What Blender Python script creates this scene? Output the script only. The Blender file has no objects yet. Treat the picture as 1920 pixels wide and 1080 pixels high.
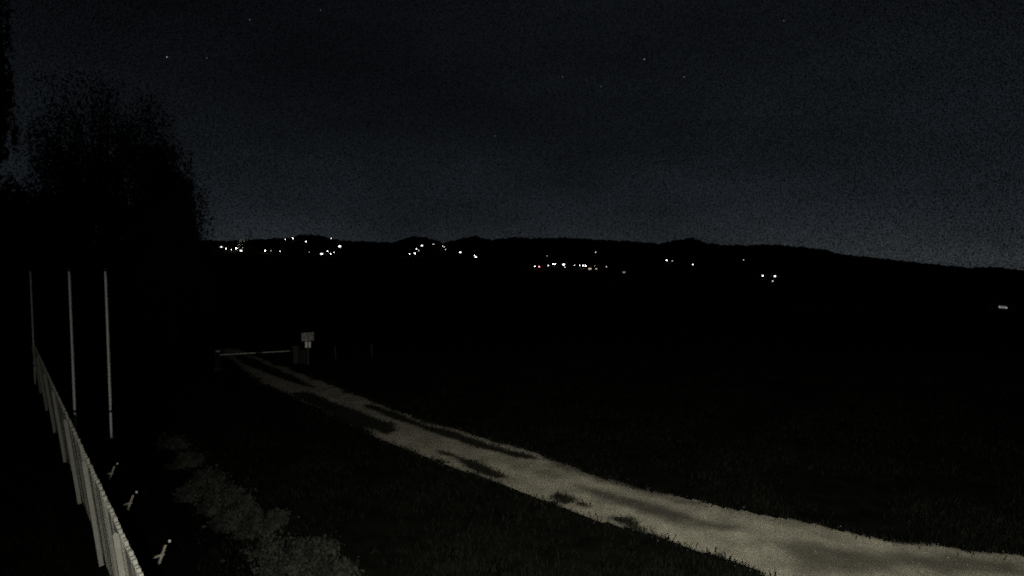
import bpy, math, random
import numpy as np
from mathutils import Vector, Matrix, noise as mnoise

random.seed(7); rng = np.random.default_rng(7)
sc = bpy.context.scene
C = sc.collection

# ------------------------------------------------------------------ camera
CAM = Vector((0.0, 0.0, 4.8)); FPX = 1100.0; PITCH = math.radians(3.12)
cd = bpy.data.cameras.new('camera'); cam = bpy.data.objects.new('camera', cd); C.objects.link(cam)
cam.location = CAM; cam.rotation_euler = (math.pi/2 - PITCH, 0, 0)
cd.sensor_width = 36.0; cd.lens = FPX/1920.0*36.0; cd.clip_start = 0.05; cd.clip_end = 20000.0
sc.camera = cam

# ------------------------------------------------------------------ world: moonlit night sky
MOON_EL, MOON_AZ = math.radians(60), math.radians(60)       # azimuth clockwise from +Y (view direction)
w = bpy.data.worlds.new('World'); sc.world = w; w.use_nodes = True
nt = w.node_tree; N = nt.nodes; L = nt.links; N.clear()
sky = N.new('ShaderNodeTexSky'); sky.sky_type = 'NISHITA'; sky.sun_disc = False
sky.sun_elevation = MOON_EL; sky.sun_rotation = MOON_AZ
sky.air_density = 0.25; sky.dust_density = 0.05; sky.ozone_density = 1.0; sky.altitude = 250
hs = N.new('ShaderNodeHueSaturation'); hs.inputs['Saturation'].default_value = 0.50; hs.inputs['Hue'].default_value = 0.478
L.new(sky.outputs[0], hs.inputs['Color'])
tc = N.new('ShaderNodeTexCoord')
ng = N.new('ShaderNodeTexNoise'); ng.inputs['Scale'].default_value = 640; ng.inputs['Detail'].default_value = 1.0
L.new(tc.outputs['Generated'], ng.inputs['Vector'])
mr = N.new('ShaderNodeMapRange'); mr.inputs['From Min'].default_value = 0.34; mr.inputs['From Max'].default_value = 0.66
mr.inputs['To Min'].default_value = 0.18; mr.inputs['To Max'].default_value = 1.85
L.new(ng.outputs[0], mr.inputs[0])
mx = N.new('ShaderNodeMix'); mx.data_type = 'RGBA'; mx.blend_type = 'MULTIPLY'; mx.inputs[0].default_value = 1.0
L.new(hs.outputs[0], mx.inputs[6]); L.new(mr.outputs[0], mx.inputs[7])
# thin high cloud, stretched along the horizon
mp = N.new('ShaderNodeMapping'); mp.inputs['Scale'].default_value = (2.2, 2.2, 7.0); mp.inputs['Rotation'].default_value = (0, .35, 0); L.new(tc.outputs['Generated'], mp.inputs['Vector'])
nc = N.new('ShaderNodeTexNoise'); nc.inputs['Scale'].default_value = 1.3; nc.inputs['Detail'].default_value = 5; L.new(mp.outputs[0], nc.inputs['Vector'])
mc = N.new('ShaderNodeMapRange'); mc.inputs['From Min'].default_value = .3; mc.inputs['From Max'].default_value = .7; mc.inputs['To Min'].default_value = .70; mc.inputs['To Max'].default_value = 1.30
L.new(nc.outputs[0], mc.inputs[0])
mx2 = N.new('ShaderNodeMix'); mx2.data_type = 'RGBA'; mx2.blend_type = 'MULTIPLY'; mx2.inputs[0].default_value = 1.0
L.new(mx.outputs[2], mx2.inputs[6]); L.new(mc.outputs[0], mx2.inputs[7])
bg = N.new('ShaderNodeBackground'); bg.inputs['Strength'].default_value = 0.0027
L.new(mx2.outputs[2], bg.inputs['Color'])
wo = N.new('ShaderNodeOutputWorld'); L.new(bg.outputs[0], wo.inputs['Surface'])

# ------------------------------------------------------------------ moon and the lamp of the house the camera hangs on
sd = bpy.data.lights.new('moon', 'SUN'); sd.energy = 0.006; sd.angle = math.radians(0.5); sd.color = (1.0, .96, .9)
so = bpy.data.objects.new('moon', sd); C.objects.link(so)
sv = Vector((math.sin(MOON_AZ)*math.cos(MOON_EL), math.cos(MOON_AZ)*math.cos(MOON_EL), math.sin(MOON_EL)))
so.rotation_euler = sv.to_track_quat('Z', 'Y').to_euler(); so.location = sv*100
ld = bpy.data.lights.new('house_lamp', 'SPOT'); ld.energy = 6700; ld.spot_size = math.radians(170); ld.spot_blend = 1.0; ld.shadow_soft_size = 0.12; ld.color = (1.0, .965, .85)
lo = bpy.data.objects.new('house_lamp', ld); C.objects.link(lo); lo.location = (0.1, -1.2, 5.4)
lo.rotation_euler = (Vector((8.0, 9.0, 0))-lo.location).to_track_quat('-Z', 'Y').to_euler()

vs = sc.view_settings; vs.view_transform = 'Standard'; vs.look = 'None'; vs.gamma = 1.0; vs.exposure = 0.0
sc.cycles.use_denoising = False
sc.cycles.filter_width = 1.9
sc.cycles.max_bounces = 4; sc.cycles.diffuse_bounces = 2; sc.cycles.volume_bounces = 0

# ================================================================== helpers
cp, sp = math.cos(PITCH), math.sin(PITCH)
def ray(px, py):
    u = (px-960)/FPX; v = (540-py)/FPX
    return Vector((u, cp + v*sp, -sp + v*cp))          # forward component about 1
def at(px, py, z=0.0):                                   # point of the level z seen there
    d = ray(px, py); t = (z-CAM.z)/d.z
    return CAM + d*t
def smooth(a, b, x):
    t = np.clip((x-a)/(b-a), 0, 1); return t*t*(3-2*t)

def link(name, me, mat=None, parent=None):
    o = bpy.data.objects.new(name, me); C.objects.link(o)
    if mat is not None and not me.materials: me.materials.append(mat)
    if parent is not None: o.parent = parent
    return o
def tag(o, label=None, cat=None, group=None, kind=None):
    if label: o['label'] = label
    if cat: o['category'] = cat
    if group: o['group'] = group
    if kind: o['kind'] = kind
    return o
def empty(name, loc=(0,0,0), rz=0.0):
    o = bpy.data.objects.new(name, None); C.objects.link(o)
    o.location = loc; o.rotation_euler = (0, 0, rz); o.empty_display_size = .2
    return o
class MB:
    def __init__(s): s.v = []; s.f = []
    def quadbox(s, p):                                   # 8 corners: bottom 4, top 4
        b = len(s.v); s.v += [tuple(q) for q in p]
        s.f += [tuple(b+i for i in f) for f in ((0,3,2,1),(4,5,6,7),(0,1,5,4),(1,2,6,5),(2,3,7,6),(3,0,4,7))]
    def box(s, x0, x1, y0, y1, z0, z1):
        s.quadbox([(x0,y0,z0),(x1,y0,z0),(x1,y1,z0),(x0,y1,z0),(x0,y0,z1),(x1,y0,z1),(x1,y1,z1),(x0,y1,z1)])
    def bar(s, a, b, w, h, up=(0,0,1)):
        a = Vector(a); b = Vector(b); d = (b-a).normalized(); u = Vector(up)
        sx = d.cross(u)
        if sx.length < 1e-4: sx = d.cross(Vector((0,1,0)))
        sx.normalize(); sy = sx.cross(d).normalized()
        c = [(-1,-1),(1,-1),(1,1),(-1,1)]
        s.quadbox([a+sx*i*w/2+sy*j*h/2 for i,j in c]+[b+sx*i*w/2+sy*j*h/2 for i,j in c])
    def tube(s, pts, rad, n=10, cap=True):
        b0 = len(s.v); pts = [Vector(p) for p in pts]
        for i, p in enumerate(pts):
            d = (pts[min(i+1,len(pts)-1)]-pts[max(i-1,0)]).normalized()
            e = d.cross(Vector((0.3,1,0.1))).normalized(); g = d.cross(e)
            for k in range(n):
                a = 2*math.pi*k/n; s.v.append(tuple(p+(e*math.cos(a)+g*math.sin(a))*rad[i]))
        for i in range(len(pts)-1):
            for k in range(n):
                s.f.append((b0+i*n+k, b0+i*n+(k+1)%n, b0+(i+1)*n+(k+1)%n, b0+(i+1)*n+k))
        if cap:
            s.f.append(tuple(b0+k for k in range(n))[::-1]); m = b0+(len(pts)-1)*n
            s.f.append(tuple(m+k for k in range(n)))
    def mesh(s, name, smooth_=False):
        me = bpy.data.meshes.new(name); me.from_pydata(s.v, [], s.f); me.update()
        if smooth_: me.polygons.foreach_set('use_smooth', [True]*len(me.polygons))
        return me
    def build(s, name, mat, parent=None, smooth_=False): return link(name, s.mesh(name, smooth_), mat, parent)
def arrays_mesh(name, V, F, smooth_=False):
    me = bpy.data.meshes.new(name); V = np.asarray(V, np.float32); F = np.asarray(F, np.int32); k = F.shape[1]
    me.vertices.add(len(V)); me.vertices.foreach_set('co', V.ravel())
    me.loops.add(F.size); me.loops.foreach_set('vertex_index', F.ravel())
    me.polygons.add(len(F)); me.polygons.foreach_set('loop_start', np.arange(0, F.size, k, dtype=np.int32))
    me.polygons.foreach_set('use_smooth', np.full(len(F), smooth_))
    me.update(calc_edges=True); me.validate(); return me

# ------------------------------------------------------------------ materials
def mat(name, c1, c2=None, scale=6.0, rough=0.85, bump=0.0, detail=5.0, metal=0.0, spec=0.3):
    m = bpy.data.materials.new(name); m.use_nodes = True; t = m.node_tree; b = t.nodes['Principled BSDF']
    b.inputs['Roughness'].default_value = rough; b.inputs['Metallic'].default_value = metal
    b.inputs['Specular IOR Level'].default_value = spec
    c2 = c2 or tuple(x*.6 for x in c1)
    n = t.nodes.new('ShaderNodeTexNoise'); n.inputs['Scale'].default_value = scale; n.inputs['Detail'].default_value = detail
    g = t.nodes.new('ShaderNodeTexCoord'); t.links.new(g.outputs['Object'], n.inputs['Vector'])
    r = t.nodes.new('ShaderNodeValToRGB'); r.color_ramp.elements[0].position = .32; r.color_ramp.elements[1].position = .68
    r.color_ramp.elements[0].color = (*c2, 1); r.color_ramp.elements[1].color = (*c1, 1)
    t.links.new(n.outputs[0], r.inputs[0]); t.links.new(r.outputs[0], b.inputs['Base Color'])
    if bump:
        bp = t.nodes.new('ShaderNodeBump'); bp.inputs['Strength'].default_value = bump; bp.inputs['Distance'].default_value = .05
        t.links.new(n.outputs[0], bp.inputs['Height']); t.links.new(bp.outputs[0], b.inputs['Normal'])
    return m
def glow(name, col, s):
    m = bpy.data.materials.new(name); m.use_nodes = True; t = m.node_tree; b = t.nodes['Principled BSDF']
    b.inputs['Base Color'].default_value = (.8,.8,.8,1)
    b.inputs['Emission Color'].default_value = (*col, 1); b.inputs['Emission Strength'].default_value = s
    return m
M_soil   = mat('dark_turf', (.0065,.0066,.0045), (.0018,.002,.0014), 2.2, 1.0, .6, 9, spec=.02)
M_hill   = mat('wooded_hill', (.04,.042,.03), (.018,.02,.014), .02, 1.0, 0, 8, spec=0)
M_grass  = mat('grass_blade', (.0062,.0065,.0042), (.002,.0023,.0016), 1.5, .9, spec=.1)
M_white  = mat('white_paint', (.42,.42,.37), (.30,.30,.26), 9, .7, .1)
M_post   = mat('white_post_paint', (.33,.33,.295), (.26,.26,.23), 7, .6, .1)
M_pole   = mat('white_pole_paint', (.80,.80,.80), (.66,.66,.66), 3, .4)
M_dark   = mat('dark_metal', (.02,.02,.02), (.01,.01,.01), 20, .5)
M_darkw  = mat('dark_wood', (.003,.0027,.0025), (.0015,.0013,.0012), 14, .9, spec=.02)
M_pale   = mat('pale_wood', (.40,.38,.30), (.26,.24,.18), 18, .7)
M_rock   = mat('boulder_stone', (.034,.034,.029), (.0022,.0022,.002), 5, 1.0, .9, 12, spec=.02)
M_red    = mat('red_paint', (.022,.004,.0035), (.010,.002,.002), 5, .5)
M_conc   = mat('concrete', (.045,.045,.043), (.02,.02,.019), 12, .9, .3)
M_brown  = mat('brown_wood', (.022,.015,.009), (.012,.008,.005), 10, .8)
M_leaf   = mat('leaf', (.014,.019,.008), (.006,.009,.004), .8, .9, spec=.1)
M_bark   = mat('bark', (.008,.007,.006), (.004,.0035,.003), 6, .95)
M_wall   = mat('render_wall', (.30,.29,.26), (.2,.19,.17), .6, .9)
M_roof   = mat('roof_tile', (.06,.03,.02), (.03,.015,.01), 1.2, .9)
M_glass  = mat('dark_glass', (.02,.02,.025), (.015,.015,.02), 2, .15)

# ================================================================== terrain
SKY = [(-4000,470),(-1500,470),(0,462),(300,455),(380,450),(430,452),(500,448),(545,446),(570,440),(600,442),(640,451),(690,453),(735,455),(758,448),(780,443),(800,446),
       (832,455),(850,452),(870,446),(890,443),(922,450),(960,445),(1000,447),(1060,446),(1130,450),(1180,452),(1235,457),(1270,450),
       (1295,446),(1322,455),(1350,459),(1400,460),(1440,458),(1500,463),(1540,467),(1580,477),(1640,483),(1700,490),(1760,496),
       (1820,502),(1860,500),(1890,503),(1920,507),(2100,512),(2600,510),(6000,505)]
SX, SY = np.array(SKY, float).T
RIDGE = 1500.0
def height(x, y):
    x = np.asarray(x, float); y = np.asarray(y, float)
    r = np.hypot(x, y); fw = np.maximum(y, 1e-3); px = np.where(y > r*.2, 960+1100*x/fw, np.where(x > 0, 6000, -4000))
    cosa = np.clip(y/np.maximum(r, 1e-6), .35, 1)
    ys = np.interp(px, SX, SY) + 1.0*np.sin(px*.21)*np.sin(px*.057+1) + .7*np.sin(px*.53+2)
    zr = CAM.z + (480-ys)/FPX*RIDGE*cosa
    val = -27*smooth(45, 330, r) - 6*smooth(330, 760, r)
    val = val + 1.6*np.sin(x*.019+1)*np.sin(y*.013)*smooth(120, 400, r)
    up = smooth(780, RIDGE, r)
    z = val*(1-up) + zr*up + 9*np.sin(x*.011)*np.sin(r*.016+2)*up*(1-up)
    z = z - (r > RIDGE)*(r-RIDGE)*.10
    return z
def build_terrain(name, r0, r1, nr, m, bump=0.0):
    az = np.radians(np.concatenate([np.arange(-180,-50,4.0), np.arange(-50,50,.125 if r1 > 500 else .35), np.arange(50,180,4.0)]))
    rr = np.geomspace(r0, r1, nr) if r0 > 0 else np.concatenate([[0.02], np.geomspace(.8, r1, nr-1)])
    if r0 > 0 and r1 > RIDGE: rr = np.sort(np.append(rr, [RIDGE, RIDGE*.985, RIDGE*1.01]))
    A, R = np.meshgrid(az, rr); X = R*np.sin(A); Y = R*np.cos(A); Z = height(X, Y)
    if bump:
        nz = np.array([mnoise.noise(Vector((a*.9, b*.9, 3.1))) + .5*mnoise.noise(Vector((a*2.7, b*2.7, 8.))) for a, b in zip(X.ravel(), Y.ravel())]).reshape(X.shape)
        Z = Z + bump*nz*(R > 3) - bump*1.6
    na, n = len(az), len(rr)
    i, j = np.meshgrid(np.arange(n-1), np.arange(na), indexing='ij'); j2 = (j+1) % na
    F = np.stack([i*na+j, i*na+j2, (i+1)*na+j2, (i+1)*na+j], -1).reshape(-1, 4)[:, ::-1]
    o = link(name, arrays_mesh(name, np.stack([X, Y, Z], -1).reshape(-1, 3), F, True), m)
    return tag(o, kind='structure')
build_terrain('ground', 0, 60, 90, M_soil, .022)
build_terrain('hills', 60, 4200, 110, M_hill)

def on_terrain(px, py, up=0.0):
    d = ray(px, py); t = 240.0; prev = t
    while t < 2600:
        p = CAM + d*t
        if p.z <= float(height(p.x, p.y)) + up: break
        prev = t; t += 2.0
    for _ in range(14):
        m = (prev+t)/2; p = CAM + d*m
        if p.z <= float(height(p.x, p.y)) + up: t = m
        else: prev = m
    p = CAM + d*t
    return Vector((p.x, p.y, float(height(p.x, p.y))))

# ================================================================== gravel track
UP = [(2300,1100),(2100,1066),(1920,1043),(1800,1031),(1700,1017),(1600,1001),(1500,979),(1400,960),(1330,947),(1300,938),(1265,929),(1150,900),(1050,868),
      (994,846),(931,828),(869,809),(806,792),(744,770),(700,753),(655,735),(615,719),(560,697),(500,676),(470,665),(445,654)]
LOW = [(412,654),(419,668),(487,718),(537,740),(556,749),(612,774),(660,797),(675,804),(712,824),(744,840),(800,859),(837,874),(869,887),(906,898),(944,912),(1000,934),
       (1019,940),(1056,954),(1087,965),(1125,979),(1175,992),(1219,1007),(1275,1023),(1306,1037),(1369,1054),(1416,1070),(1431,1080),(1540,1120),(1800,1200),(2300,1250)]
z2 = lambda L_: [(400+a/3.2, 640+b/3.2) for a, b in L_]
z3 = lambda L_: [(900+a/3.2, 820+b/3.2) for a, b in L_]
z4 = lambda L_: [(1320+a/3.2, 880+b/3.2) for a, b in L_]
GRASS = [[(690,757),(744,776),(806,799),(869,817),(931,837),(985,853),(1012,863),(960,858),(900,841),(837,821),(744,788),(681,763)],
         [(545,738),(575,736),(619,753),(681,775),(702,785),(738,796),(740,808),(725,815),(700,806),(676,803),(640,792),(616,773),(580,757)],
         z2([(1345,660),(1450,680),(1600,740),(1720,780),(1800,828),(1700,824),(1600,805),(1530,765),(1450,712)]),
         z3([(408,356),(470,338),(560,368),(572,390),(500,408),(450,392)]),
         z3([(585,402),(625,400),(655,420),(610,424)]),
         z3([(778,480),(930,486),(950,520),(1000,570),(1022,600),(950,592),(885,574),(880,540),(850,520),(790,503)]),
         [(430,662),(470,672),(520,694),(560,712),(590,727),(560,722),(510,704),(460,684)]]
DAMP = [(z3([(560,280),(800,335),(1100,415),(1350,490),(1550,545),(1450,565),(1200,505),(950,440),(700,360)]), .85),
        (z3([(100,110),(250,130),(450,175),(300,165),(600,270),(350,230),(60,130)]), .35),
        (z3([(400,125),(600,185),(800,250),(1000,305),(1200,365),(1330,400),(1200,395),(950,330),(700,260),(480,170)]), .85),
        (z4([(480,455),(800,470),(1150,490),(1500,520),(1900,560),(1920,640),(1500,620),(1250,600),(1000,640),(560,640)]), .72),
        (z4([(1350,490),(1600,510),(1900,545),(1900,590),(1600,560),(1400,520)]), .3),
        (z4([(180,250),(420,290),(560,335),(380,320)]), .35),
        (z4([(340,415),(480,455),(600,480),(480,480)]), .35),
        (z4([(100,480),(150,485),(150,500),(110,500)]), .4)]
def wpoly(P): return np.array([tuple(at(*p))[:2] for p in P])
def inside(P, x, y):
    r = np.zeros(x.shape, bool); n = len(P)
    for i in range(n):
        x0, y0 = P[i]; x1, y1 = P[(i+1) % n]
        c = ((y0 > y) != (y1 > y)) & (x < (x1-x0)*(y-y0)/(y1-y0+1e-12)+x0); r ^= c
    return r
def sdist(P, x, y):                                      # signed distance, positive inside
    d = np.full(x.shape, 1e9); n = len(P)
    for i in range(n):
        a = P[i]; e = P[(i+1) % n]-a; L2 = max(e @ e, 1e-9)
        t = np.clip(((x-a[0])*e[0]+(y-a[1])*e[1])/L2, 0, 1)
        d = np.minimum(d, np.hypot(x-a[0]-t*e[0], y-a[1]-t*e[1]))
    return np.where(inside(P, x, y), d, -d)
def fbm(x, y, s, o=3):
    f = np.zeros(x.shape)
    for k in range(o):
        f += np.array([mnoise.noise(Vector((a, b, 4.7*k))) for a, b in zip((x*s*2**k).ravel(), (y*s*2**k).ravel())]).reshape(x.shape)/2**k
    return f
RP = wpoly(UP+LOW)
ex = Vector((-.715,.699)); ey = Vector((.699,.715))
U = RP @ np.array(ex); Vv = RP @ np.array(ey); st = .085
uu = np.arange(U.min(), U.max(), st*1.5); vv = np.arange(Vv.min(), Vv.max(), st)
GU, GV = np.meshgrid(uu, vv, indexing='ij')
gx = GU*ex[0]+GV*ey[0]; gy = GU*ex[1]+GV*ey[1]
keepv = sdist(RP, gx, gy) > -.45
nz1 = np.zeros(gx.shape); nz1[keepv] = fbm(gx[keepv], gy[keepv], 1.3, 4)
sd_ = np.full(gx.shape, -9.); sd_[keepv] = sdist(RP, gx[keepv], gy[keepv]) + .10*nz1[keepv]
gm = np.zeros(gx.shape)
for P in GRASS:
    q = np.full(gx.shape, -9.); q[keepv] = sdist(wpoly(P), gx[keepv], gy[keepv]); gm = np.maximum(gm, smooth(-.07, .07, q+.09*nz1))
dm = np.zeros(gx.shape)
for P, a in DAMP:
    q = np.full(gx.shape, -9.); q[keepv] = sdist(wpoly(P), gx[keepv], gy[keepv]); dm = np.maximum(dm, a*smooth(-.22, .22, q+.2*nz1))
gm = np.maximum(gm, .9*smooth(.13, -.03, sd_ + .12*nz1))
dm = np.maximum(dm, .34*smooth(11.5, 17, gy))  # also darkens the far track's colour, standing in for light falling off
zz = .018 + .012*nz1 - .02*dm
idx = np.arange(gx.size).reshape(gx.shape)
Q = np.stack([idx[:-1,:-1], idx[1:,:-1], idx[1:,1:], idx[:-1,1:]], -1).reshape(-1,4)
ok = (sd_.ravel()[Q] > 0).mean(1) > .5
Q = Q[ok]; used = np.unique(Q); remap = np.full(gx.size, -1); remap[used] = np.arange(len(used))
rme = arrays_mesh('gravel_track', np.stack([gx, gy, zz], -1).reshape(-1,3)[used], remap[Q][:, ::-1], True)
for nm, arr in (('turf', gm), ('damp_dim', dm)):
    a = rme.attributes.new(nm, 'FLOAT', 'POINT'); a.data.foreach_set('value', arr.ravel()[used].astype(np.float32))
if sum(p.normal.z for p in list(rme.polygons)[:50]) < 0: rme.flip_normals()
gmx = bpy.data.materials.new('gravel'); gmx.use_nodes = True; t = gmx.node_tree; b = t.nodes['Principled BSDF']; b.inputs['Roughness'].default_value = .95
b.inputs['Specular IOR Level'].default_value = .15
def nn(ty, **k):
    n_ = t.nodes.new(ty)
    for a_, v_ in k.items(): setattr(n_, a_, v_)
    return n_
g_ = nn('ShaderNodeTexCoord')
n1 = nn('ShaderNodeTexNoise'); n1.inputs['Scale'].default_value = 38; n1.inputs['Detail'].default_value = 6; n1.inputs['Roughness'].default_value = .75
n2 = nn('ShaderNodeTexNoise'); n2.inputs['Scale'].default_value = 1.6; n2.inputs['Detail'].default_value = 5
for n_ in (n1, n2): t.links.new(g_.outputs['Object'], n_.inputs['Vector'])
r1 = nn('ShaderNodeValToRGB'); r1.color_ramp.elements[0].position = .36; r1.color_ramp.elements[1].position = .64
r1.color_ramp.elements[0].color = (.17,.16,.122,1); r1.color_ramp.elements[1].color = (.50,.475,.375,1); t.links.new(n1.outputs[0], r1.inputs[0])
r2 = nn('ShaderNodeMapRange'); r2.inputs[1].default_value = .3; r2.inputs[2].default_value = .7; r2.inputs[3].default_value = .58; r2.inputs[4].default_value = 1.15; t.links.new(n2.outputs[0], r2.inputs[0])
m1 = nn('ShaderNodeMix', data_type='RGBA', blend_type='MULTIPLY'); m1.inputs[0].default_value = 1; t.links.new(r1.outputs[0], m1.inputs[6]); t.links.new(r2.outputs[0], m1.inputs[7])
ad = nn('ShaderNodeAttribute', attribute_name='damp_dim'); ag = nn('ShaderNodeAttribute', attribute_name='turf')
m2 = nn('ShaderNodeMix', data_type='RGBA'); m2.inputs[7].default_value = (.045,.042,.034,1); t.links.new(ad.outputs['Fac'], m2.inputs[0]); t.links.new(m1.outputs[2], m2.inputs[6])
m3 = nn('ShaderNodeMix', data_type='RGBA'); m3.inputs[7].default_value = (.016,.016,.010,1); t.links.new(ag.outputs['Fac'], m3.inputs[0]); t.links.new(m2.outputs[2], m3.inputs[6])
t.links.new(m3.outputs[2], b.inputs['Base Color'])
bp = nn('ShaderNodeBump'); bp.inputs['Strength'].default_value = .5; bp.inputs['Distance'].default_value = .02; t.links.new(n1.outputs[0], bp.inputs['Height']); t.links.new(bp.outputs[0], b.inputs['Normal'])
tag(link('gravel_track', rme, gmx), kind='structure')

# ------------------------------------------------------------------ grass (nobody could count it)
def blades(P, hmin, hmax, wid):
    n = len(P); a = rng.uniform(0, 2*np.pi, n); h = rng.uniform(hmin, hmax, n); wd = wid*rng.uniform(.6, 1.3, n)
    la = rng.uniform(0, 2*np.pi, n); ln = h*rng.uniform(.1, .8, n)
    dx, dy = np.cos(a)*wd, np.sin(a)*wd; z0 = P[:, 2]-.01
    B1 = np.stack([P[:,0]-dx, P[:,1]-dy, z0], -1); B2 = np.stack([P[:,0]+dx, P[:,1]+dy, z0], -1)
    T = np.stack([P[:,0]+np.cos(la)*ln, P[:,1]+np.sin(la)*ln, z0+h], -1)
    return np.stack([B1, B2, T], 1).reshape(-1, 3), np.arange(3*n).reshape(-1, 3)
cand = []
n = 150000                                              # meadow either side of the track, denser towards the camera
Y = 7.2 + 22*rng.random(n)**1.7; X = (rng.random(n)*1.9-.95)*(Y*.95+1)
k = sdist(RP, X, Y) < .02
cl = np.array([mnoise.noise(Vector((a*.55, b*.55, 9))) for a, b in zip(X, Y)])
k &= rng.random(n) < .35+.9*cl
dkx = (X < -.62*Y+.6) & (X > -.95*Y+1.6)                 # the dark bed is bare
k &= ~dkx
cand.append(np.stack([X[k], Y[k], np.zeros(k.sum())], -1))
V1, F1 = blades(cand[0], .04, .16, .012)
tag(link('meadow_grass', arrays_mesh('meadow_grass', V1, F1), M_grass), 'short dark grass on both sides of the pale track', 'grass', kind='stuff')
pts = np.stack([gx.ravel(), gy.ravel()], -1)
gi = np.where((gm.ravel() > .55) & (sd_.ravel() > 0))[0]
rep = np.repeat(gi, 5); P = np.zeros((len(rep), 3)); P[:, :2] = pts[rep]+rng.normal(0, .05, (len(rep), 2)); P[:, 2] = zz.ravel()[rep]
ei = np.where((np.abs(sd_.ravel()) < .10))[0]; rep = np.repeat(ei, 3); P2 = np.zeros((len(rep), 3)); P2[:, :2] = pts[rep]+rng.normal(0, .07, (len(rep), 2)); P2[:, 2] = .01
V2, F2 = blades(np.concatenate([P, P2]), .03, .12, .012)
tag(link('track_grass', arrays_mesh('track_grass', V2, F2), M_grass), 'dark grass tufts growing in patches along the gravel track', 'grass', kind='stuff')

# ------------------------------------------------------------------ loose stones on the track
ki = np.where((sd_.ravel() > -.12) & (gm.ravel() < .97) & (gy.ravel() < 22))[0]; ki = rng.choice(ki, 2600, replace=False)
O8 = np.array([(1,0,0),(0,1,0),(-1,0,0),(0,-1,0),(0,0,.7),(0,0,-.4)], float); F8 = np.array([(0,1,4),(1,2,4),(2,3,4),(3,0,4),(1,0,5),(2,1,5),(3,2,5),(0,3,5)])
an = rng.uniform(0, 6.28, len(ki)); rs = .005+.009*rng.random(len(ki))**3
SV = O8[None]*rng.uniform(.7,1.3,(len(ki),6,1))*rs[:,None,None]; ca, sa = np.cos(an)[:,None], np.sin(an)[:,None]
SV = np.stack([SV[...,0]*ca-SV[...,1]*sa, SV[...,0]*sa+SV[...,1]*ca, SV[...,2]], -1)
SV += np.stack([gx.ravel()[ki]+rng.normal(0,.04,len(ki)), gy.ravel()[ki]+rng.normal(0,.04,len(ki)), zz.ravel()[ki]+.004], -1)[:,None,:]
M_stone = mat('loose_stone', (.28,.27,.22), (.13,.12,.10), 3, .95, spec=.1)
tag(link('loose_stones', arrays_mesh('loose_stones', SV.reshape(-1,3), (F8[None]+6*np.arange(len(ki))[:,None,None]).reshape(-1,3)), M_stone), 'small loose stones scattered over the pale gravel track', 'stones', kind='stuff')

# ================================================================== picket fence
FD = Vector((-.662, .749, 0)); FN = Vector((.749, .662, 0))
F0 = Vector((1.36, 0, 0)); sstep = 3.07
def fpos(d): return Vector((-.884*d+1.36+.05, d, 0)) + FN*.075
fence = tag(empty('picket_fence', fpos(6.58)), 'long leaning white picket fence running away at the left edge', 'fence')
pm = MB(); pm.box(-.03,.03,-.03,.03,0,1.66); pm.quadbox([(-.033,-.033,1.66),(.033,-.033,1.66),(.033,.033,1.66),(-.033,.033,1.66),(-.012,-.012,1.69),(.012,-.012,1.69),(.012,.012,1.69),(-.012,.012,1.69)])
post_me = pm.mesh('post'); post_me.materials.append(M_post)
km = MB(); km.box(-.045,.045,-.019,.019,.14,1.60); km.quadbox([(-.045,-.019,1.60),(.045,-.019,1.60),(.045,.019,1.60),(-.045,.019,1.60),(-.02,-.019,1.67),(.02,-.019,1.67),(.02,.019,1.67),(-.02,.019,1.67)])
pick_me = km.mesh('picket'); pick_me.materials.append(M_white)
LEAN = -.10
rot = Matrix((FD, FN, Vector((0,0,1)))).transposed().to_4x4()
lean = Matrix.Rotation(LEAN, 4, FD)                      # top towards the camera side
def fpart(name, me, p, tw=0.0, s=1.0):
    o = link(name, me, None, fence)
    o.matrix_local = Matrix.Translation(p - fence.location) @ lean @ Matrix.Rotation(tw, 4, 'Z') @ rot @ Matrix.Diagonal((1,1,s,1))
    return o
d0 = 6.58-2.3
for i in range(8):
    p = fpos(d0+2.3*i) - FN*.034 + Vector((0,0,-.02))
    fpart('post', post_me, p, random.uniform(-.05,.05), random.uniform(.98,1.02))
    if i == 7: break
    for k in range(1, 29):
        q = fpos(d0+2.3*i+2.3*k/29) + FN*.02
        fpart('picket', pick_me, q, random.uniform(-.05,.05), random.uniform(.985,1.015))
    for zr_ in (.42, 1.24):
        rm = MB(); rm.box(0, sstep, -.02, .02, zr_, zr_+.09); me = rm.mesh('rail'); me.materials.append(M_white)
        fpart('rail', me, fpos(d0+2.3*i) + FN*.058)

# ================================================================== flagpoles
for (xt, xb, hid), lab in zip([(57,66,722),(128,142,822),(196,209,822)], ['thin white flagpole standing just behind the far end of the picket fence',
        'thin white flagpole, the middle one of the three', 'thin white flagpole farthest from the fence, with a dark joint low down']):
    base = at(xb, hid); d = base.y
    hgt = 4.8 - (508-480)*d/FPX
    topx = (xt-960)/FPX*d*1.0
    r_ = empty('flagpole', (base.x, base.y, 0)); tag(r_, lab, 'flagpole', 'flagpoles beside the fence')
    m = MB(); n_ = 14; zz_ = [hgt*i/n_ for i in range(n_+1)]
    m.tube([(0,0,z) for z in zz_], [.029-.007*z/hgt for z in zz_], 12); m.build('pole', M_pole, r_, True)
    m = MB(); m.tube([(0,0,.70),(0,0,.76)], [.045,.045], 12); m.build('joint_ring', M_dark, r_)
    m = MB(); m.tube([(0,0,hgt-.01),(0,0,hgt+.03),(0,0,hgt+.07),(0,0,hgt+.09)], [.03,.05,.045,.015], 12); m.build('cap', M_dark, r_, True)
    m = MB(); m.box(-.12,.12,-.12,.12,-.02,.03); m.build('base_plate', M_dark, r_)
    m = MB(); m.tube([(.045,-.01,.9),(.047,-.01,hgt*.5),(.045,-.01,hgt-.1)], [.004]*3, 5); m.build('halyard', M_white, r_)

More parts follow.
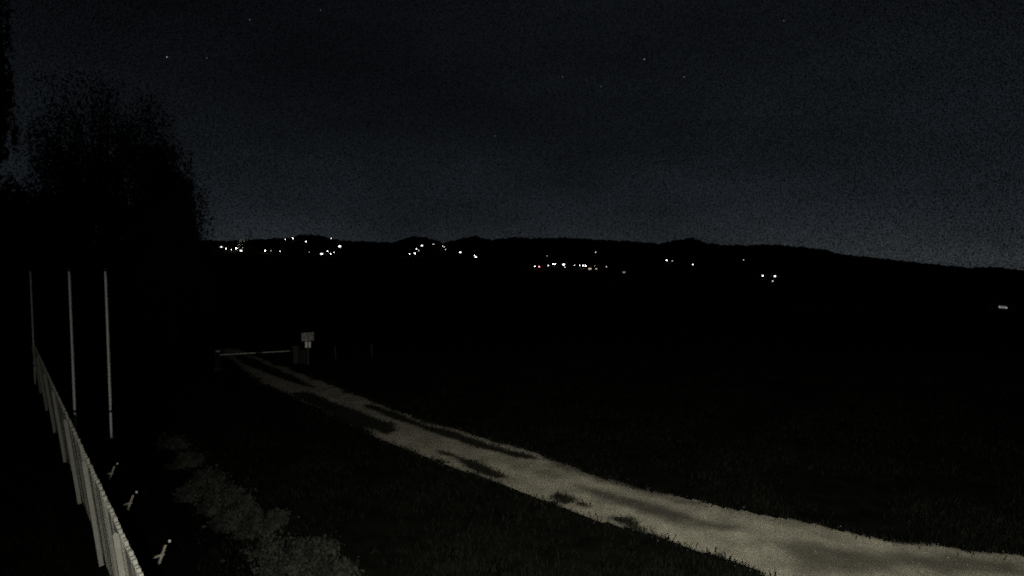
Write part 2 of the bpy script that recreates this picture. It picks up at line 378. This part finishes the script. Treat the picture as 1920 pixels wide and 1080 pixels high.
# ================================================================== dark bed with three low tables; black sheet stands in for fence shade
stripP = [fpos(5.0)+FN*.35, fpos(7.0)+FN*1.75, fpos(9.5)+FN*1.9, fpos(14)+FN*2.0, fpos(20)+FN*2.1, fpos(20)+FN*.3, fpos(14)+FN*.3, fpos(9.5)+FN*.3]
m = MB(); m.v = [(p.x, p.y, .012) for p in stripP]; m.f = [tuple(range(len(stripP)))[::1]]
M_shade = mat('shade_black', (.004,.0038,.0035), (.0015,.0015,.0015), 8, 1.0, .5, spec=0)  # near-black colour put in for the shade right of the fence
strip = m.build('shade_strip', M_shade); tag(strip, kind='structure')
if strip.data.polygons[0].normal.z < 0: strip.data.flip_normals()
def leg_table(px, py, lab, sc_):
    p = at(px-5, py+12) + FN*.19; r_ = empty('low_table', (p.x, p.y, 0.012), math.atan2(FD.y, FD.x)-math.pi/2); tag(r_, lab, 'table', 'low tables beside the fence'); r_.scale = (.7,.7,.7)
    Ln = .95
    m = MB(); m.box(-.27,.27,-.02,Ln+.06,.385,.42); m.build('table_top', M_darkw, r_)
    for y_ in (0.0, Ln):
        for s_ in (-1, 1):
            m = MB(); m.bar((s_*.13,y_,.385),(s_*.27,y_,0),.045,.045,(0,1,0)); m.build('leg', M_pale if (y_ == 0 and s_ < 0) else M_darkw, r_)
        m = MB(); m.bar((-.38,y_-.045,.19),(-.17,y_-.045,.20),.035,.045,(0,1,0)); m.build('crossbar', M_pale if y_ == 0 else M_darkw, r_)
    m = MB(); m.tube([(-.05,-.0,.42),(-.05,0,.45),(-.05,0,.47)], [.028,.03,.018], 10); m.build('end_knob', M_pole, r_)
leg_table(303,1046,'low dark table with pale splayed legs, nearest of the three in the dark bed',1)
leg_table(244,946,'low dark table with pale splayed legs, middle of the three in the dark bed',1)
leg_table(210,888,'low dark table with pale splayed legs, farthest of the three in the dark bed',1)

# ================================================================== rough low shrubs edging the bed
import bmesh
SHRUBS = [(620,1088,105,44),(545,1070,116,92),(518,984,44,30),(474,1004,50,84),(436,940,60,40),(400,962,30,40),(434,988,44,46),(380,908,58,40),(344,872,52,50),(325,840,44,26),(398,930,40,40),(360,935,40,34),(500,1040,50,40),(455,960,50,30),(590,1040,50,34)]
ordn = ['nearest','second nearest','third nearest','fourth','fifth','sixth','seventh','eighth','ninth','tenth','eleventh','twelfth','thirteenth','fourteenth','farthest']
M_shrub = mat('grey_green_leaf', (.038,.038,.031), (.004,.0065,.005), 4, .95, spec=.05)
order = sorted(range(len(SHRUBS)), key=lambda i: -SHRUBS[i][1])
for rank, i in enumerate(order):
    px, py, wpx, hpx = SHRUBS[i]; p = at(px, py); k_ = p.y/FPX; sx, sz = wpx*k_*.5, max(hpx*k_*.5, .14)
    r_ = tag(empty('low_shrub', (p.x, p.y, 0)), f'rough grey low shrub left of the track, {ordn[rank]} of the row' + (' from the bottom edge' if 3 <= rank < 14 else ''), 'shrub', 'low shrubs left of the track')
    nl = int(1100+4200*sx*sz*2); ncl = max(7, int(26*sx)); off = Vector((i*3.7, i*1.9, 0))
    g = rng.normal(0,1,(ncl,3)); g[:,2] = np.abs(g[:,2]); g /= np.linalg.norm(g,axis=1)[:,None]; g *= (.55+.45*rng.random(ncl))[:,None]
    cen = g*np.array([sx*.95, sx*.8, sz*1.2]); ii = rng.integers(0, ncl, nl)
    q = rng.normal(0,1,(nl,3)); q /= np.linalg.norm(q,axis=1)[:,None]; P = cen[ii] + rng.normal(0,.55,(nl,3))*np.array([.26,.26,.19])*rng.uniform(.35,1.25,ncl)[ii][:,None]*min(1.0, .5+sx)
    P[:,2] = np.abs(P[:,2])
    a_ = rng.normal(0,1,(nl,3)); a_ /= np.linalg.norm(a_,axis=1)[:,None]; b_ = np.cross(a_, rng.normal(0,1,(nl,3))); b_ /= np.linalg.norm(b_,axis=1)[:,None]
    s_ = .026*rng.uniform(.4,1.9,nl)[:,None]
    V = np.stack([P-a_*s_, P+b_*s_*.6, P+a_*s_, P-b_*s_*.6], 1).reshape(-1,3)
    link('foliage', arrays_mesh('foliage', V, np.arange(4*nl).reshape(-1,4)), M_shrub, r_)
    m = MB()
    for c in cen[:7]: m.tube([(0,0,-.03),(c[0]*.5,c[1]*.5,c[2]*.6),tuple(c)], [.014,.01,.004], 5)
    m.build('stem', M_bark, r_)

# ================================================================== barrier, sign, posts at the far end of the track
A = at(410,692); B_ = at(549,681)
br = empty('road_barrier', (A.x, A.y, 0)); tag(br, 'low red and white striped bar across the far end of the track', 'barrier')
dv = Vector((B_.x-A.x, B_.y-A.y, 0)); ln = dv.length; dn = dv.normalized()
m = MB(); m.box(-.10,.10,-.08,.08,-.02,.74); m.build('pivot_post', M_red, br)
m = MB(); m.box(-.13,.13,-.11,.11,-.02,.05); m.build('foot', M_conc, br)
m = MB(); m.box(-.07,.07,-.06,.06,.741,.80); m.build('post_cap', M_white, br)
segs = [(.0,.47,M_white),(.47,.56,M_red),(.56,.93,M_white),(.93,1.0,M_red)]
z0_, z1_ = .62, .57
for a_, b2, mm in segs:
    m = MB(); P0 = dn*(ln*a_+.1); P1 = dn*(ln*b2+.1); m.bar((P0.x, P0.y-.09, z0_+(z1_-z0_)*a_), (P1.x, P1.y-.09, z0_+(z1_-z0_)*b2), .04, .036); m.build('bar_section', mm, br)
s1 = tag(empty('concrete_post', at(556,681)), 'short grey concrete post holding the free end of the barrier', 'post')
m = MB(); m.box(-.11,.11,-.09,.09,-.02,.70); m.build('shaft', M_conc, s1); m = MB(); m.box(-.16,.13,-.12,.12,.70,.78); m.build('cap', M_conc, s1)
s2 = tag(empty('wooden_box', at(570,681)), 'low brown wooden box between the concrete post and the sign', 'box')
m = MB(); m.box(-.14,.14,-.12,.12,-.02,.56); m.build('body', M_brown, s2)
m = MB(); m.box(-.16,.16,-.14,.14,.56,.60); m.build('lid', M_brown, s2)
for k in range(3):
    m = MB(); m.box(-.13,.13,-.135,-.12,.06+.17*k,.20+.17*k); m.build('board', M_brown, s2)
sp_ = at(578,684); sg = tag(empty('trail_sign', sp_, .25), 'small information sign on a post with two white plates below', 'sign')
kk = sp_.y/FPX
def zpx(y): return 4.8-(y-480)*kk
m = MB(); m.box(-.03,.03,.0,.05,-.02,zpx(626)); m.build('sign_post', M_dark, sg)
M_board = mat('weathered_board', (.36,.35,.32), (.10,.095,.085), 7, .8)
bw = 22*kk*.5
m = MB(); m.box(-bw,bw,-.03,0,zpx(640),zpx(624)); bd = m.build('board', M_board, sg)
# pictogram: pale roof arch over a pale figure on the board
cz = (zpx(640)+zpx(624))/2; M_pic = mat('pale_print', (.05,.05,.045), (.03,.03,.028), 12, .8)
m = MB()
arc = [(math.cos(a)*bw*.5+.04, -.036, cz+.01+math.sin(a)*.11) for a in np.linspace(.35, math.pi-.35, 7)]
for p, q in zip(arc[:-1], arc[1:]): m.bar(p, q, .004, .03, (0,0,1))
m.build('arch_mark', M_pic, bd)
m = MB(); m.quadbox([(-.02,-.040,cz-.10),(.03,-.040,cz-.10),(.03,-.031,cz-.10),(-.02,-.031,cz-.10),(.02,-.040,cz+.04),(.10,-.040,cz+.04),(.10,-.031,cz+.04),(.02,-.031,cz+.04)]); m.build('figure_mark', M_pic, bd)
M_plate = mat('white_plate', (.85,.85,.85), (.6,.6,.6), 30, .5)
for xa, xb in ((573.2,577.6),(579.6,583.2)):
    a_, b2 = (xa-578)*kk, (xb-578)*kk
    m = MB(); m.box(a_, b2, -.035, -.012, zpx(652.5), zpx(641.5)); m.build('plate', M_plate, sg)
for (px, y1, lab) in ((629,673,'thin grey stake on the dark meadow, nearer the sign'),(697,668,'thin grey stake on the dark meadow, farther right of the sign')):
    p = at(px, y1); st_ = tag(empty('stake', p), lab, 'stake', 'stakes right of the sign')
    m = MB(); m.tube([(0,0,-.03),(.005,0,.3),(0,0,.58)], [.035,.033,.03], 8); m.build('shaft', M_conc, st_, True)
    m = MB(); m.tube([(0,0,.58),(0,0,.60),(0,0,.64)], [.034,.036,.012], 8); m.build('tip', M_conc, st_, True)

# ================================================================== trees at the left
def tree(name, lab, px, D, crown, trunk_h, nleaf, leaf, group='dark trees at the left'):
    """crown: list of (px, py, rx_px, ry_px, density) clump ellipses seen at distance D"""
    kx = D/FPX; bx = (px-960)*kx; r_ = tag(empty(name, (bx, D, float(height(bx, D)))), lab, 'tree', group)
    gz = r_.location.z
    m = MB(); m.tube([(0,0,-.2),(.1,0,trunk_h*.3),(.05,.1,trunk_h*.6),(-.1,.1,trunk_h)], [.34,.28,.2,.05], 10)
    tips = [((c[0]-px)*kx, random.uniform(-1,1), CAM.z+(480-c[1])*kx-gz) for c in crown]
    for (tx, ty, tz) in tips:
        s0 = min(trunk_h*.75, max(1.0, tz*.55)); m.tube([(0,.05,s0),(tx*.5,ty*.5,(s0+tz)*.5+.4),(tx,ty,tz)], [.13,.07,.02], 6)
    m.build('trunk', M_bark, r_, True)
    wts = np.array([c[2]*c[3]*c[4] for c in crown], float); wts /= wts.sum()
    cnt = (wts*nleaf).astype(int); Vs = []; 
    for c, nn_ in zip(crown, cnt):
        ncl = max(6, int(c[2]*c[3]/90)); g = rng.normal(0,1,(ncl,3)); g /= np.linalg.norm(g,axis=1)[:,None]; g *= (rng.random(ncl)**.4)[:,None]
        cen = np.stack([g[:,0]*c[2]*kx, g[:,1]*c[2]*kx*.8, g[:,2]*c[3]*kx], -1) + np.array([(c[0]-px)*kx, 0, CAM.z+(480-c[1])*kx-gz])
        ii = rng.integers(0, ncl, nn_); P = cen[ii] + rng.normal(0,1,(nn_,3))*np.array([.36,.36,.5])*(D/38)
        hang = rng.random(nn_) < .38; sid = rng.integers(0, max(8, ncl*2), nn_)
        so_ = rng.normal(0,1,(max(8, ncl*2),3))*np.array([.6,.6,.25])*(D/38); dr = rng.random(nn_)**.8*2.6*(D/38)
        P[hang] = (cen[sid % ncl] + so_[sid])[hang] + rng.normal(0,.09,(hang.sum(),3))*(D/38); P[hang,2] -= dr[hang]
        Vs.append(P)
    P = np.concatenate(Vs); P = P[P[:,2] > .1]; n_ = len(P)
    a = rng.normal(0,1,(n_,3)); a /= np.linalg.norm(a,axis=1)[:,None]; b_ = rng.normal(0,1,(n_,3)); b_ = np.cross(a, b_); b_ /= np.linalg.norm(b_,axis=1)[:,None]
    a[:,2] -= .5
    s_ = leaf*rng.uniform(.6,1.3,n_)[:,None]
    V = np.stack([P-a*s_, P+b_*s_*.5, P+a*s_, P-b_*s_*.5], 1).reshape(-1,3)
    link('crown', arrays_mesh('crown', V, np.arange(4*n_).reshape(-1,4)), M_leaf, r_)
tree('large_tree', 'tall dark broadleaf tree with thin open top at the left', 205, 38,
     [(140,165,46,34,.16),(225,195,70,40,.26),(185,235,80,45,.45),(285,222,36,40,.5),(110,262,55,50,.4),(255,285,75,50,.9),(165,330,95,60,1.5),(300,330,45,50,1.3),(230,400,120,60,1.6),(120,420,110,60,1.6),(330,420,40,50,1.2),(220,480,140,50,1.4),(230,530,150,40,1.2),(110,530,120,40,1.2)], 9.5, 80000, .10)
tree('weeping_tree', 'dark weeping tree with drooping right edge above the distant lights', 318, 33,
     [(318,300,24,24,.9),(325,345,36,34,1.2),(345,388,30,36,1.2),(355,425,20,34,1.1),(310,400,50,50,1.2),(320,455,46,34,1.2),(310,500,60,30,1.2)], 5.0, 26000, .085)
tree('low_tree', 'low dark tree cut off by the left border', 8, 30,
     [(0,370,60,38,1),(-60,380,60,60,1),(70,400,70,46,1.2),(20,440,100,50,1.3),(40,490,120,40,1.2)], 4.5, 14000, .13)
tree('near_tree', 'dark hanging branch of a nearer tree along the upper left border', -150, 14,
     [(-12,235,24,34,1.6),(-16,180,26,40,1.4),(-20,120,28,40,1.2),(-22,60,28,44,1.2),(-24,0,28,44,1.2)], 6.5, 26000, .06)

# ================================================================== far houses and lamps on the hills
gl = {}
def G(col, s):
    k = (col, s)
    if k not in gl: gl[k] = glow('lamp_glow', {'w':(1,.99,.97),'c':(.93,.97,1),'o':(1,.80,.62),'r':(1,.22,.30)}[col], s)
    return gl[k]
def street_lamp(px, py, s, lab, grp, col='w', hh=5.0, size=.42, hood=True):
    p = on_terrain(px, py, hh); r_ = tag(empty('street_lamp', p), lab, 'lamp', grp)
    r_.rotation_euler.z = math.atan2(-p.x, p.y)
    m = MB(); m.tube([(0,.3,-.4),(0,.3,hh*.6),(0,.3,hh+.25)], [.12,.09,.07], 6); m.build('pole', M_dark, r_)
    m = MB(); m.bar((0,.3,hh+.3),(0,-.1,hh+.42),.10,.10); m.build('arm', M_dark, r_)
    m = MB(); m.tube([(0,-.1,hh-size),(0,-.1,hh-size*.5),(0,-.1,hh+size*.5),(0,-.1,hh+size)], [size*.6,size,size,size*.5], 8); m.build('lantern', G(col, s), r_)
    if not hood:                                          # hoodless lamp gets an added point light to brighten the smoke
        pl = bpy.data.lights.new('smoke_fill_light', 'POINT'); pl.energy = 3000; pl.color = (1,.93,.8); pl.shadow_soft_size = .2
        po = bpy.data.objects.new('smoke_fill_light', pl); C.objects.link(po); po.parent = r_; po.location = (0,-.1,hh+size+.4)
    if hood: m = MB(); m.tube([(0,-.1,hh+size+.02),(0,-.1,hh+size+.25)], [size*1.15,size*.4], 8); m.build('hood', M_dark, r_)
    return p
def far_house(px, py, s, lab, grp, col='w', wn=2.0, hn=1.3, two=False, W=10.0):
    p = on_terrain(px, py, 2.0); r_ = tag(empty('far_house', p), lab, 'house', grp)
    r_.rotation_euler.z = math.atan2(-p.x, p.y) + random.uniform(-.25,.25)
    Dp = 7.0; hw = 4.6
    m = MB(); m.box(-W/2,W/2,.02,Dp,-1.5,hw); m.build('wall', M_wall, r_)
    m = MB(); e = .5; m.v = [(-W/2-e,-e,hw-.1),(W/2+e,-e,hw-.1),(W/2+e,Dp+e,hw-.1),(-W/2-e,Dp+e,hw-.1),(-W/2-e,Dp/2,hw+2.4),(W/2+e,Dp/2,hw+2.4)]
    m.f = [(0,1,5,4),(2,3,4,5),(1,2,5),(3,0,4),(0,3,2,1)]; rf = m.build('roof', M_roof, r_)
    m = MB(); m.box(W*.2,W*.2+.6,Dp*.6,Dp*.6+.6,hw+1,hw+3.2); m.build('chimney', M_wall, rf)
    def win(x, z, w_, h_, lit, name):
        m = MB(); m.box(x-w_/2,x+w_/2,-.06,.0,z-h_/2,z+h_/2); o_ = m.build(name, G(col, s) if lit else M_glass, r_)
        f = MB(); f.box(x-w_/2-.1,x+w_/2+.1,-.12,.0,z-h_/2-.12,z-h_/2-.01); f.build('sill', M_wall, o_)
    win(0, 2.0, wn, hn, True, 'lit_window')
    if two: win(wn*.5+1.6, 2.1, 1.0, 1.1, True, 'lit_window')
    win(-W*.36, 2.1, 1.0, 1.2, False, 'window'); win(W*.40, 2.1, .9, 1.2, False, 'window')
    m = MB(); m.box(-W*.24,-W*.24+1.0,-.05,.0,-1.0,1.3); m.build('door', M_brown, r_)
ORD = ['first','second','third','fourth','fifth','sixth','seventh','eighth','ninth','tenth','eleventh','twelfth']
LIGHTS = {   # cluster : [(px, py, kind, strength, colour, size)]
 'village lights nearest the dark tree': [(415,463,'H',14,'w',2.6),(424,466,'L',50,'w',.42),(434,468,'L',60,'w',.42),(443,465.5,'U',90,'w',.75),(452,470,'H',20,'w',3.0),(455,465,'L',40,'w',.42)],
 'row of lights under the wooded knoll': [(497,470,'L',75,'w',.55),(508,470,'L',4,'w',.4),(525,471,'L',22,'w',.4),(580,473,'L',4,'w',.4)],
 'lights high on the wooded knoll': [(535,449,'L',45,'w',.45),(549,447,'L',60,'w',.55),(574,453,'L',55,'w',.5),(621,447,'L',22,'w',.5),(657,434.8,'L',45,'c',.5)],
 'farm lights right of the knoll': [(603,476,'H',20,'w',3.2),(614,471,'L',60,'w',.55),(620,476,'L',55,'w',.5),(626,473,'L',30,'w',.42),(637,462,'H',30,'w',3.6)],
 'hillside lights left of middle': [(768,476,'L',45,'w',.5),(778,475,'L',85,'w',.55),(781,467,'L',45,'w',.45),(785,469.5,'L',14,'w',.4),(791,460.5,'H',30,'w',2.6),(813,458,'L',30,'w',.42),(830,461.5,'L',45,'w',.45),(833,463,'L',30,'w',.42),(835,468,'L',6,'w',.4),(863,473,'H',30,'w',2.6),(890,479,'L',70,'w',.5),(892,482,'H',22,'w',2.6)],
 'village lights in the middle': [(1003,499.6,'L',45,'w',.42),(1011,500,'L',40,'r',.6),(1028,498,'L',55,'w',.5),(1037,495,'L',60,'w',.5),(1041,495.3,'L',60,'w',.5),(1057,496,'H',30,'w',3.0),(1059,501,'L',7,'w',.5),(1077,497.5,'L',20,'w',.42),(1087,497.6,'L',26,'w',.42),(1093,498,'L',70,'w',.5),(1098,498.4,'L',110,'w',.55),(1115,498.5,'L',28,'o',.45)],
 'warm group ending the middle village': [(1106,504,'H',.9,'o',4.2),(1113,502,'H',1.1,'o',4.0),(1118,504,'H',1.2,'o',2.2)],
 'faint lights around the middle village': [(1026,480,'L',5,'w',.4),(1117,473,'L',9,'w',.42),(1137,500,'L',5,'w',.4),(1170,510.5,'H',.35,'w',3.4)],
 'lone lights right of the village': [(1250,488,'L',100,'w',.55),(1261,489,'L',6,'w',.42),(1299,496,'L',45,'w',.5),(1394,487.5,'L',5,'w',.4),(1430,517,'L',60,'c',.55),(1453,518,'H',26,'c',2.0),(1449,527,'L',4,'w',.4)],
 'glow by the right border': [(1879,576,'H',.16,'c',3.0),(1887,577,'L',.5,'c',.35),(1874,575,'L',.4,'c',.35)],
}
for cname, lst in LIGHTS.items():
    for i, (px, py, kd, s, col, sz) in enumerate(sorted(lst)):
        cw = {'w':'white','c':'cold white','o':'warm','r':'red'}[col]
        sz = sz*(1.1 if kd == 'H' else random.uniform(.75,1.05)); s = s*((.22 if kd == 'H' else random.uniform(.12,.5)) if s > 12 else .8)
        if kd == 'H':
            far_house(px, py, s, f'house with {cw} window, {ORD[i]} from left of the {cname}', cname, col, sz, max(.8, sz*.45), W=9.0+sz)
        else:
            street_lamp(px, py, s, f'far {"dim " if s < 12 else ""}{cw} lamp, {ORD[i]} from left of the {cname}', cname, col, 5.0, sz, kd != 'U')

# ================================================================== stars
STARS = [(14,79,.6,'small star at the upper left border'),(313,107,1.6,'brightest white star above the large dark tree'),(388,109,.3,'faint star right of the brightest star above the tree'),
         (468,37,.45,'faint star near the top left of centre'),(601,19,.35,'faint star close to the top border'),(1055,144,.45,'faint star left of the bright star near the middle'),
         (1208,111,1.4,'bright star in the upper middle sky'),(1283,144,.7,'small star right of the bright middle star'),(1127,162,.4,'faint star below the bright middle star'),(928,255,.4,'faint star low over the middle hills'),(1470,39,.4,'faint star high on the right')]
for px, py, s, lab in STARS:
    p = CAM + ray(px, py).normalized()*9000
    bm = bmesh.new(); bmesh.ops.create_icosphere(bm, subdivisions=1, radius=5.5); me = bpy.data.meshes.new('star'); bm.to_mesh(me); bm.free()
    o = link('star', me, glow('star_glow', (.9,.95,1), s*.45)); o.location = p; tag(o, lab, 'star', 'stars')

# ================================================================== smoke beside the dark tree, lit by an added point light
pb = on_terrain(443, 465.5, 5.0); kx = pb.y/FPX
bm = bmesh.new(); bmesh.ops.create_icosphere(bm, subdivisions=3, radius=1.0)
for v in bm.verts:
    h = (v.co.z+1)/2; rr_ = (2.0 + 15*h**1.3); f = 1+.3*mnoise.noise(v.co*2)
    v.co = Vector((v.co.x*rr_*f + 24*h**1.4, v.co.y*rr_*f*.6, h*29))
me = bpy.data.meshes.new('smoke_plume'); bm.to_mesh(me); bm.free()
sm = bpy.data.materials.new('smoke'); sm.use_nodes = True; t = sm.node_tree; t.nodes.clear()
pv = t.nodes.new('ShaderNodeVolumePrincipled'); pv.inputs['Color'].default_value = (.9,.88,.82,1)
no = t.nodes.new('ShaderNodeTexNoise'); no.inputs['Scale'].default_value = .16; no.inputs['Detail'].default_value = 4
gc = t.nodes.new('ShaderNodeTexCoord'); t.links.new(gc.outputs['Object'], no.inputs['Vector'])
rm = t.nodes.new('ShaderNodeMapRange'); rm.inputs[1].default_value = .42; rm.inputs[2].default_value = .7; rm.inputs[3].default_value = 0; rm.inputs[4].default_value = .22
t.links.new(no.outputs[0], rm.inputs[0]); t.links.new(rm.outputs[0], pv.inputs['Density'])
ou = t.nodes.new('ShaderNodeOutputMaterial'); t.links.new(pv.outputs[0], ou.inputs['Volume'])
o = link('smoke_plume', me, sm); o.location = (pb.x+1, pb.y+5, pb.z+4); tag(o, 'pale smoke plume rising over the village lights beside the dark tree', 'smoke', kind='stuff')
